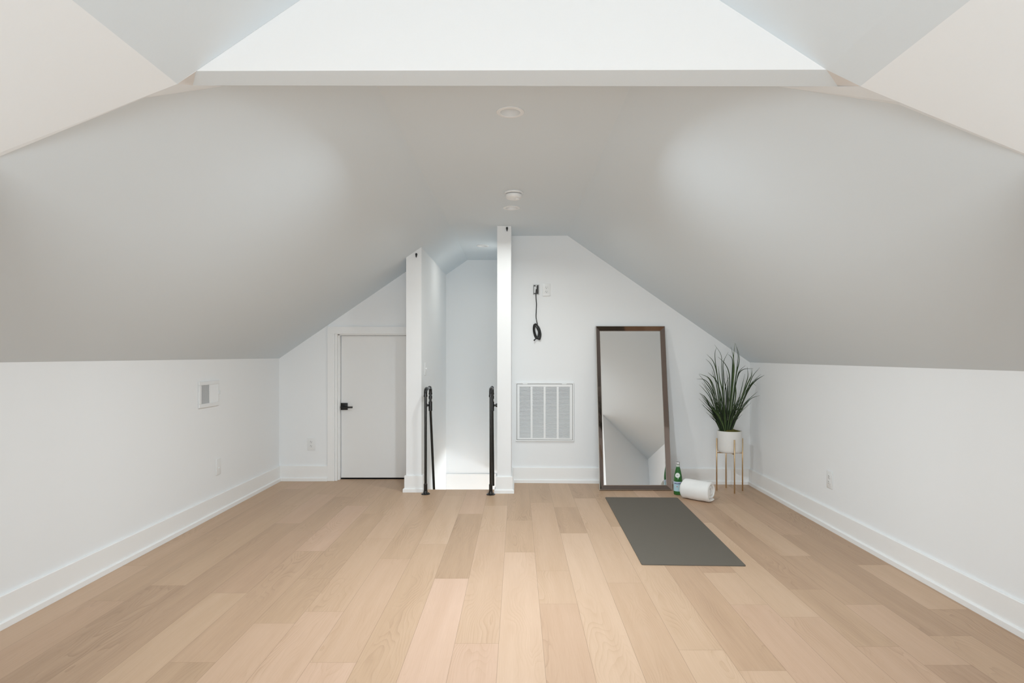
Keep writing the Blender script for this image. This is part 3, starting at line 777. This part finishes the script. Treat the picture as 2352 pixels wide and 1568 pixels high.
poly(bm, [RM @ Vector(p) for p in [(MX0+w_,.008,w_),(MX1-w_,.008,w_),(MX1-w_,.008,ln-w_),(MX0+w_,.008,ln-w_)]])
link('mirror_glass', bm, 'glass', t)
bm = NB(); va = [RM @ Vector(p) for p in [(MX0,.030,0),(MX1,.030,0),(MX1,.030,ln),(MX0,.030,ln)]]; poly(bm, va)
link('backing_board', bm, 'slot', t)

# ------------------------------------------------------------------ yoga mat
cs = [ground(1390,1141.3,.005), ground(1556,1142.3,.005), ground(1714,1298.5,.005), ground(1474,1295.5,.005)]
bm = NB()
def rounded(cs, r, n=6):
    out = []
    for i in range(4):
        p, a, b = cs[i], cs[i-1], cs[(i+1)%4]
        da, db = (a-p).normalized(), (b-p).normalized()
        for k in range(n+1):
            s = k/n; q0 = p+da*r*(1-s); q1 = p+db*r*s
            out.append(q0*(1-s)+q1*s if False else p+da*r*(1-s)**2+db*r*s**2)
    return out
rim = rounded(cs, .012)
top = [bm.verts.new(v) for v in rim]; ctr = sum(cs, Vector())/4
bot = [bm.verts.new(Vector((v.x,v.y,.0004))) for v in rim]
ft = bm.faces.new(top); bm.faces.new(bot[::-1])
for i in range(len(rim)): bm.faces.new((top[i], bot[i], bot[(i+1)%len(rim)], top[(i+1)%len(rim)]))
bmesh.ops.bevel(bm, geom=list(ft.edges), offset=.0015, segments=2, affect='EDGES')
o = link('yoga_mat', bm, 'mat'); tag(o, 'dark grey yoga mat unrolled on the floor in front of the mirror', 'yoga mat')

# ------------------------------------------------------------------ bottle
b0 = Vector((at(1557.2,0,5.30).x, 5.30, 0))
t = thing('water_bottle', 'green glass water bottle with pale blue label beside the mirror', 'bottle', b0)
S = .2805/.305
bp = [(0,.004),(.028,.0005),(.0345,.001),(.0368,.005),(.0370,.020),(.0370,.128),(.0366,.142),(.0345,.165),(.0295,.195),(.0235,.225),(.0180,.248),(.0150,.262),(.0138,.272),(.0136,.290)]
bm = NB(); lathe(bm, [(r*1.0, z*S) for r, z in bp]+[(0,.290*S)], 48); link('glass_body', bm, 'bottle', t, world=False, smooth=True)
def rad(z):
    z /= S
    for (r0,z0),(r1,z1) in zip(bp[:-1], bp[1:]):
        if z0 <= z <= z1: return r0+(r1-r0)*(z-z0)/(z1-z0)
    return .0136
bm = NB(); lathe(bm, [(.0150,.2585*S),(.0154,.266*S),(.0146,.274*S),(.0143,.283*S)], 32); link('neck_wrap', bm, simple('neck_wrap_paper', (.50,.56,.50), .45, var=.05), t, world=False, smooth=True)
bm = NB(); lathe(bm, [(.0139,.2835*S),(.0142,.284*S),(.0142,.2885*S),(.0139,.289*S)], 32); link('neck_band', bm, 'rim', t, world=False, smooth=True)
bm = NB(); lathe(bm, [(.0140,.2892*S),(.0152,.290*S),(.0152,.301*S),(.0146,.3045*S),(0,.305*S)], 32); cp_ = link('cap', bm, 'cap', t, world=False, smooth=True)
bm = NB(); lathe(bm, [(.0150,.3022*S),(.0155,.3025*S),(.0150,.3052*S),(0,.3056*S)], 32); link('cap_rim', bm, 'rim', cp_, world=False, smooth=True)
def wrap(z0, z1, a0, a1, dr, nz=6, na=24, shape=None):
    bm = NB(); g = []
    for j in range(nz+1):
        z = z0+(z1-z0)*j/nz; row = []
        for i in range(na+1):
            a = a0+(a1-a0)*i/na; r = rad(z)+dr
            row.append(bm.verts.new((r*math.cos(a), r*math.sin(a), z)))
        g.append(row)
    for j in range(nz):
        for i in range(na): bm.faces.new((g[j][i], g[j][i+1], g[j+1][i+1], g[j+1][i]))
    return bm
FACE = -PI/2-.28
lab = link('label', wrap(.032, .115, FACE-2.2, FACE+1.5, .0006), 'label', t, world=False, smooth=True)
link('label_header', wrap(.096, .113, FACE-2.1, FACE+1.4, .0009), simple('label_blue', (.50,.58,.74), .5, var=.04), lab, world=False, smooth=True)
link('label_border', wrap(.033, .114, FACE+.86, FACE+.94, .0010, 4, 3), 'ink', lab, world=False)
# neck medallion
bm = NB(); cz, cr = .170, .0215; ctrv = None; rings = []
for j in range(0, 7):
    rr = cr*j/6; row = []
    for i in range(28):
        an = 2*PI*i/28; dz = rr*math.sin(an)*.95; da = rr*math.cos(an)/rad(cz)
        z = cz+dz; r = rad(z)+.0008
        row.append(bm.verts.new((r*math.cos(FACE-.1+da), r*math.sin(FACE-.1+da), z)))
    rings.append(row)
bmesh.ops.remove_doubles(bm, verts=rings[0], dist=1e-6) if False else None
for j in range(1, 6):
    for i in range(28):
        bm.faces.new((rings[j][i], rings[j][(i+1)%28], rings[j+1][(i+1)%28], rings[j+1][i]))
bm.faces.new(rings[1])
for v in rings[0]: bm.verts.remove(v)
med = link('neck_medallion', bm, 'paper', t, world=False, smooth=True)
# lettering of the label, bent round the glass
def letters(txt, size, z, a_mid, dr, m, parent, name, weight=0.0):
    cu = bpy.data.curves.new(name, 'FONT'); cu.body = txt; cu.size = size; cu.align_x = 'CENTER'; cu.align_y = 'CENTER'; cu.offset = weight; cu.resolution_u = 3
    ob = bpy.data.objects.new(name, cu); COL.objects.link(ob)
    dg = bpy.context.evaluated_depsgraph_get(); dg.update()
    me = bpy.data.meshes.new_from_object(ob.evaluated_get(dg))
    bpy.data.objects.remove(ob); bpy.data.curves.remove(cu)
    bm = NB(); bm.from_mesh(me); bpy.data.meshes.remove(me)
    for v in bm.verts:
        zz = z+v.co.y; r = rad(zz)+dr; a = a_mid+v.co.x/rad(z)
        v.co = Vector((r*math.cos(a), r*math.sin(a), zz))
    return link(name, bm, m, parent, world=False)
letters('S.PELLEGRINO', .0125, .0985, FACE+.12, .0014, 'ink', lab, 'lettering', .0006)
letters('S.P.', .010, .169, FACE-.12, .0014, 'ink', med, 'lettering', .0003)
# red star
bm = NB(); va = []
for i in range(10):
    an = PI/2+i*PI/5; rr = .0062 if i % 2 == 0 else .0027
    z = .073+rr*math.sin(an); a = FACE-.18+rr*math.cos(an)/.037
    va.append(bm.verts.new((.0382*math.cos(a), .0382*math.sin(a), z)))
bm.faces.new(va); link('star_emblem', bm, 'red', lab, world=False)

# ------------------------------------------------------------------ rolled towel
A = Vector((1.420,5.185,.0)); B = Vector((1.600,5.010,.0))
ax = (B-A).normalized(); side = Vector((-ax.y,ax.x,0)); Lt = (B-A).length
t = thing('rolled_towel', 'white towel rolled up and lying on the floor beside the bottle', 'towel', (A+B)/2)
bm = NB()
# spiral sheet: the roll seen from its end
turns, R0, R1, thk, ns = 2.55, .011, .0800, .0245, 150
nl = 26
rnd = random.Random(3)
def sp(s):
    an = 1.78+2*PI*turns*(1-s); r = R0+(R1-R0)*(1-s)
    wob = 1+.035*math.sin(an*2+.4)+.02*math.sin(an*5)
    return an, r*wob
cz = .0868
def tp(an, r, l):
    y = r*math.cos(an); z = r*math.sin(an)*.98
    return y, z
outer_, inner_ = [], []
for j in range(nl+1):
    l = j/nl
    ro, ri = [], []
    for i in range(ns+1):
        s = i/ns; an, r = sp(s)
        endp = min(l, 1-l)*Lt
        rnd_ = thk*.5*math.sqrt(max(.02, 1-max(0, 1-endp/.014)**2))
        inset = -.004*math.sin(an+.6) - .010*s*s           # layers end a little unevenly
        pos = A+ax*(l*Lt+(inset if l > .5 else -inset*.6)*(abs(l-.5)*2)**4)
        for lst, rr in ((ro, r+rnd_), (ri, r-rnd_)):
            bulge = 1+.012*math.sin(l*9+an*1.3)+.008*math.sin(l*23+an*3)
            y, z = tp(an, rr*bulge, l)
            zz = cz+z
            if zz < .004: zz = .0012+max(0, zz+.006)*.25
            lst.append(bm.verts.new(pos+side*y+Vector((0,0,zz))))
    outer_.append(ro); inner_.append(ri)
for j in range(nl):
    for i in range(ns):
        bm.faces.new((outer_[j][i], outer_[j][i+1], outer_[j+1][i+1], outer_[j+1][i]))
        bm.faces.new((inner_[j][i], inner_[j+1][i], inner_[j+1][i+1], inner_[j][i+1]))
    bm.faces.new((outer_[j][0], outer_[j+1][0], inner_[j+1][0], inner_[j][0]))
    bm.faces.new((outer_[j][ns], inner_[j][ns], inner_[j+1][ns], outer_[j+1][ns]))
for i in range(ns):
    for j in (0, nl):
        bm.faces.new((outer_[j][i], inner_[j][i], inner_[j][i+1], outer_[j][i+1]))
link('terry_roll', bm, 'towel', t, smooth=True, angle=60)

# ------------------------------------------------------------------ plant stand, pot and grass
PC = Vector((1.895,5.44,0))
t = thing('plant_stand', 'tall thin-legged brass plant stand in the right corner holding the white pot', 'plant stand', PC)
LEG = [(1.899,5.327),(2.008,5.432),(1.902,5.553),(1.783,5.448)]
for lx_, ly_ in LEG:
    bm = NB(); tube(bm, [(lx_,ly_,.0005),(lx_,ly_,.002),(lx_,ly_,.466),(lx_,ly_,.468)], [.0052,.0062,.0062,.0052], 16)
    link('leg', bm, 'brass', t, smooth=True)
bm = NB()
for a, b in ((0,2),(1,3)):
    p, q = Vector((*LEG[a],.338)), Vector((*LEG[b],.338))
    tube(bm, [p, q], .0048, 10)
link('cross_brace', bm, 'brass', t, smooth=True)
PB, PT, RP = .3436, .536, .1050
t = thing('potted_grass', 'tall green ornamental grass in a white round pot on the brass stand', 'potted plant', (PC.x,PC.y,PB))
bm = NB(); Mt = Matrix.Translation(PC)
lathe(bm, [(0,PB),(.088,PB),(.097,PB+.004),(.1032,PB+.014),(RP,PB+.03),(RP+.001,PT-.004),(RP-.001,PT),(RP-.006,PT-.001),(RP-.0075,PT-.006),(RP-.008,PT-.030),(0,PT-.030)], 72, Mt)
link('pot', bm, 'pot', t, smooth=True)
bm = NB(); rn = random.Random(5); g = []
for j in range(0, 13):
    row = []
    for i in range(48):
        an = 2*PI*i/48; r = (RP-.0085)*j/12
        z = PT-.010+.020*(1-(j/12)**2)+rn.uniform(-.005,.006)
        row.append(bm.verts.new((PC.x+r*math.cos(an), PC.y+r*math.sin(an), z)))
    g.append(row)
for j in range(1, 12):
    for i in range(48): bm.faces.new((g[j][i], g[j][(i+1)%48], g[j+1][(i+1)%48], g[j+1][i]))
bm.faces.new(g[1])
for v in g[0]: bm.verts.remove(v)
link('moss', bm, 'moss', t, smooth=True, angle=80)
bm = NB(); lt = bm.faces.layers.float.new('tone')
def blade(base, mid, tip, w, tone, mid2=None):
    pts = spline([base, mid]+([mid2] if mid2 is not None else [])+[tip], 7 if mid2 is not None else 9)
    n = len(pts); rows = []
    tw = rn.uniform(-.5,.5)
    for i, p in enumerate(pts):
        s = i/(n-1)
        ww = w*(.62+.38*min(1, s*3))*(1-max(0,(s-.35)/.65)**1.4)+.0005
        tan = (pts[min(i+1,n-1)]-pts[max(i-1,0)]).normalized()
        sd = tan.cross(Vector((math.sin(tw),-math.cos(tw),0))).normalized()
        nn = sd.cross(tan).normalized()
        rows.append([bm.verts.new(p-sd*ww), bm.verts.new(p+nn*ww*.45), bm.verts.new(p+sd*ww)])
    for a, b in zip(rows[:-1], rows[1:]):
        for k in range(2):
            f = bm.faces.new((a[k], a[k+1], b[k+1], b[k])); f[lt] = tone
YP = PC.y
def inside(p):                            # keep tips clear of the slope and walls, sliding them towards the room's middle
    p = Vector(p)
    while p.z > pr(p.x)-.015 or p.x > XR-.015 or p.y > yback(p.x)-.02:
        k = (p.y-.01)/p.y; p = Vector((p.x*k, p.y*k, CH+(p.z-CH)*k))
    return p
def px(u, v, d): return inside(at(u, v, YP+d))
traced = [  # base u, (mid), (tip), width px, tone
 (1662,(1650,880),(1642,812),(1646,797),1.2,.45),(1664,(1658,850),(1656,815),(1641,791),1.3,.35),(1660,(1645,850),(1637,828),(1623,813),1.4,.35),
 (1659,(1640,853),(1632,835),(1621,824),1.2,.4),(1664,(1661,860),(1662,830),(1673,808),1.1,.35),(1668,(1675,860),(1665,835),(1649,819),1.4,.3),
 (1672,(1684,850),(1685,825),(1679,796),1.8,.5),(1672,(1686,850),(1685,820),(1688,787),1.6,.6),(1673,(1691,860),(1698,825),(1693,796),1.5,.4),
 (1674,(1692,850),(1695,815),(1689,788),1.4,.35),(1670,(1682,850),(1681,822),(1672,813),1.6,.3),(1676,(1697,858),(1708,848),(1730,846),1.3,.25),
 (1675,(1695,860),(1700,850),(1712,839),1.2,.3),(1678,(1712,885),(1718,862),(1716,842),1.3,.35),(1679,(1715,885),(1726,862),(1727,845),2.0,.5),
 (1679,(1720,885),(1730,862),(1745,844),1.2,.35),(1680,(1722,890),(1738,872),(1756,861),1.9,.2),(1680,(1719,892),(1732,874),(1748,859),1.2,.4),
 (1679,(1712,900),(1728,880),(1737,886),.8,.3),(1676,(1705,935),(1722,915),(1740,899),1.3,.35),(1677,(1709,933),(1727,914),(1745,908),1.2,.3),
 (1655,(1635,900),(1622,880),(1605,859),1.5,.25),(1656,(1634,880),(1625,866),(1606,858),1.5,.35),(1658,(1636,895),(1618,872),(1600,870),1.3,.2),
 (1655,(1626,922),(1615,908),(1606,902),1.3,.3),(1656,(1630,930),(1618,915),(1607,903),1.5,.2),(1655,(1632,935),(1624,928),(1614,917),1.2,.25),
 (1656,(1632,915),(1615,892),(1606,883),1.0,.4),(1657,(1635,905),(1622,888),(1616,876),1.0,.45),(1660,(1642,870),(1634,862),(1626,855),1.2,.35),
 (1660,(1648,880),(1640,865),(1635,850),1.1,.3),(1659,(1640,890),(1632,872),(1624,863),1.4,.3),(1666,(1668,900),(1664,875),(1662,848),1.5,.1),
 (1670,(1671,900),(1672,875),(1668,850),1.8,.2),(1668,(1672,930),(1672,905),(1673,885),2.0,.75),(1664,(1660,900),(1653,870),(1650,840),2.0,.6),
 (1676,(1690,905),(1689,880),(1691,862),1.8,.6),(1678,(1700,905),(1706,880),(1711,858),1.1,.5),(1678,(1706,910),(1716,885),(1722,866),1.6,.55),
 (1674,(1686,900),(1690,870),(1694,850),1.6,.1),(1662,(1655,905),(1648,880),(1640,866),1.4,.5),(1666,(1664,905),(1668,880),(1676,862),1.0,.3),
 (1679,(1716,900),(1728,878),(1741,868),1.3,.2),(1655,(1632,910),(1622,892),(1612,878),1.1,.3),
]
for bu, m1, m2, tp_, wpx, tn in traced:
    d = rn.uniform(-.055,.055)
    bl_ = px(bu, 988, d*.6); bl_.z = PT-.012
    q3 = [at(*m1, YP+d), at(*m2, YP+d*1.15), at(*tp_, YP+d*1.3)]
    back = max((a-inside(a)).length/max(1e-6,(a-Vector((0,0,CH))).length) for a in q3)     # lean the whole blade clear of slope and walls
    q3 = [Vector((0,0,CH))+(a-Vector((0,0,CH)))*(1-back*k) for a, k in zip(q3, (.5, .9, 1.0))]
    blade(bl_, q3[0], q3[2], wpx*.00390*.5*1.35, tn, q3[1])
for i in range(150):
    a = rn.uniform(-1,1); dpt = rn.uniform(-1,1)
    a = math.copysign(abs(a)**.8, a)
    bx = PC.x+(1666-1675)/F*YP+a*.030+rn.uniform(-.012,.012)
    by = YP+dpt*.035
    hh = rn.uniform(.16,.40)*(1-.25*abs(a))
    lean = a*hh*.60+rn.uniform(-.03,.03)
    b_ = Vector((bx,by,PT-.012)); tp3 = Vector((bx+lean*1.12,by+dpt*hh*.30,PT+hh))
    md = Vector((bx+lean*.42,by+dpt*hh*.10,PT+hh*.52))
    blade(b_, inside(md), inside(tp3), rn.uniform(.0014,.0042), max(0, rn.gauss(.22,.24)))
link('foliage', bm, 'leaf', t, smooth=True, angle=50)

# ------------------------------------------------------------------ light
PW = dict(win=106, stair=27, d1=43, d2=10, d3=2.0)
CWIN, CDOWN = (.905,.985,1.025), dict(d1=(.91,1,1.055), d2=(.97,1,.97), d3=(1.04,1,.91))
def area(name, loc, rot, sx_, sy_, power, col=(1,1,1), spread=PI):
    l = bpy.data.lights.new(name, 'AREA'); l.shape = 'RECTANGLE'; l.size = sx_; l.size_y = sy_; l.energy = power; l.color = col; l.spread = spread
    o = bpy.data.objects.new(name, l); COL.objects.link(o); o.location = loc; o.rotation_euler = rot
    return o
area('window_daylight', ((WX0+WX1)/2, YW-.06, (WZ0+WZ1)/2), (PI/2,0,0), WX1-WX0, WZ1-WZ0, PW['win'], CWIN)
area('stair_window_daylight', (1.28, 6.75, -.80), (0,PI/2,0), .30, .8, PW['stair'], (.94,1,1.04))
for key, (lx_, ly_) in zip(('d1','d2','d3'), LIGHTS):
    o = area('downlight_lamp', (lx_, ly_, ZC-.008), (0,0,0), .080, .080, PW[key], CDOWN[key], math.radians(158)); o.data.shape = 'DISK'
w = bpy.data.worlds.new('sky'); sc.world = w; w.use_nodes = True
w.node_tree.nodes['Background'].inputs[0].default_value = (.9,.95,1,1)
w.node_tree.nodes['Background'].inputs[1].default_value = 0.6

# ------------------------------------------------------------------ camera
cam = bpy.data.cameras.new('camera'); co = bpy.data.objects.new('camera', cam); COL.objects.link(co)
co.location = (0,0,CH); co.rotation_euler = (PI/2,0,0)
cam.sensor_width = 36; cam.lens = F/2352*36
cam.shift_x = (1176-U0)/2352; cam.shift_y = (V0-784)/2352
cam.clip_start = .01
sc.camera = co
sc.view_settings.view_transform = 'Standard'; sc.view_settings.look = 'None'; sc.view_settings.gamma = 1
sc.view_settings.exposure = -0.09
sc.cycles.max_bounces = 14; sc.cycles.diffuse_bounces = 10; sc.cycles.glossy_bounces = 6
sc.cycles.use_denoising = True
sc.cycles.adaptive_threshold = .02
sc.cycles.sample_clamp_indirect = 10
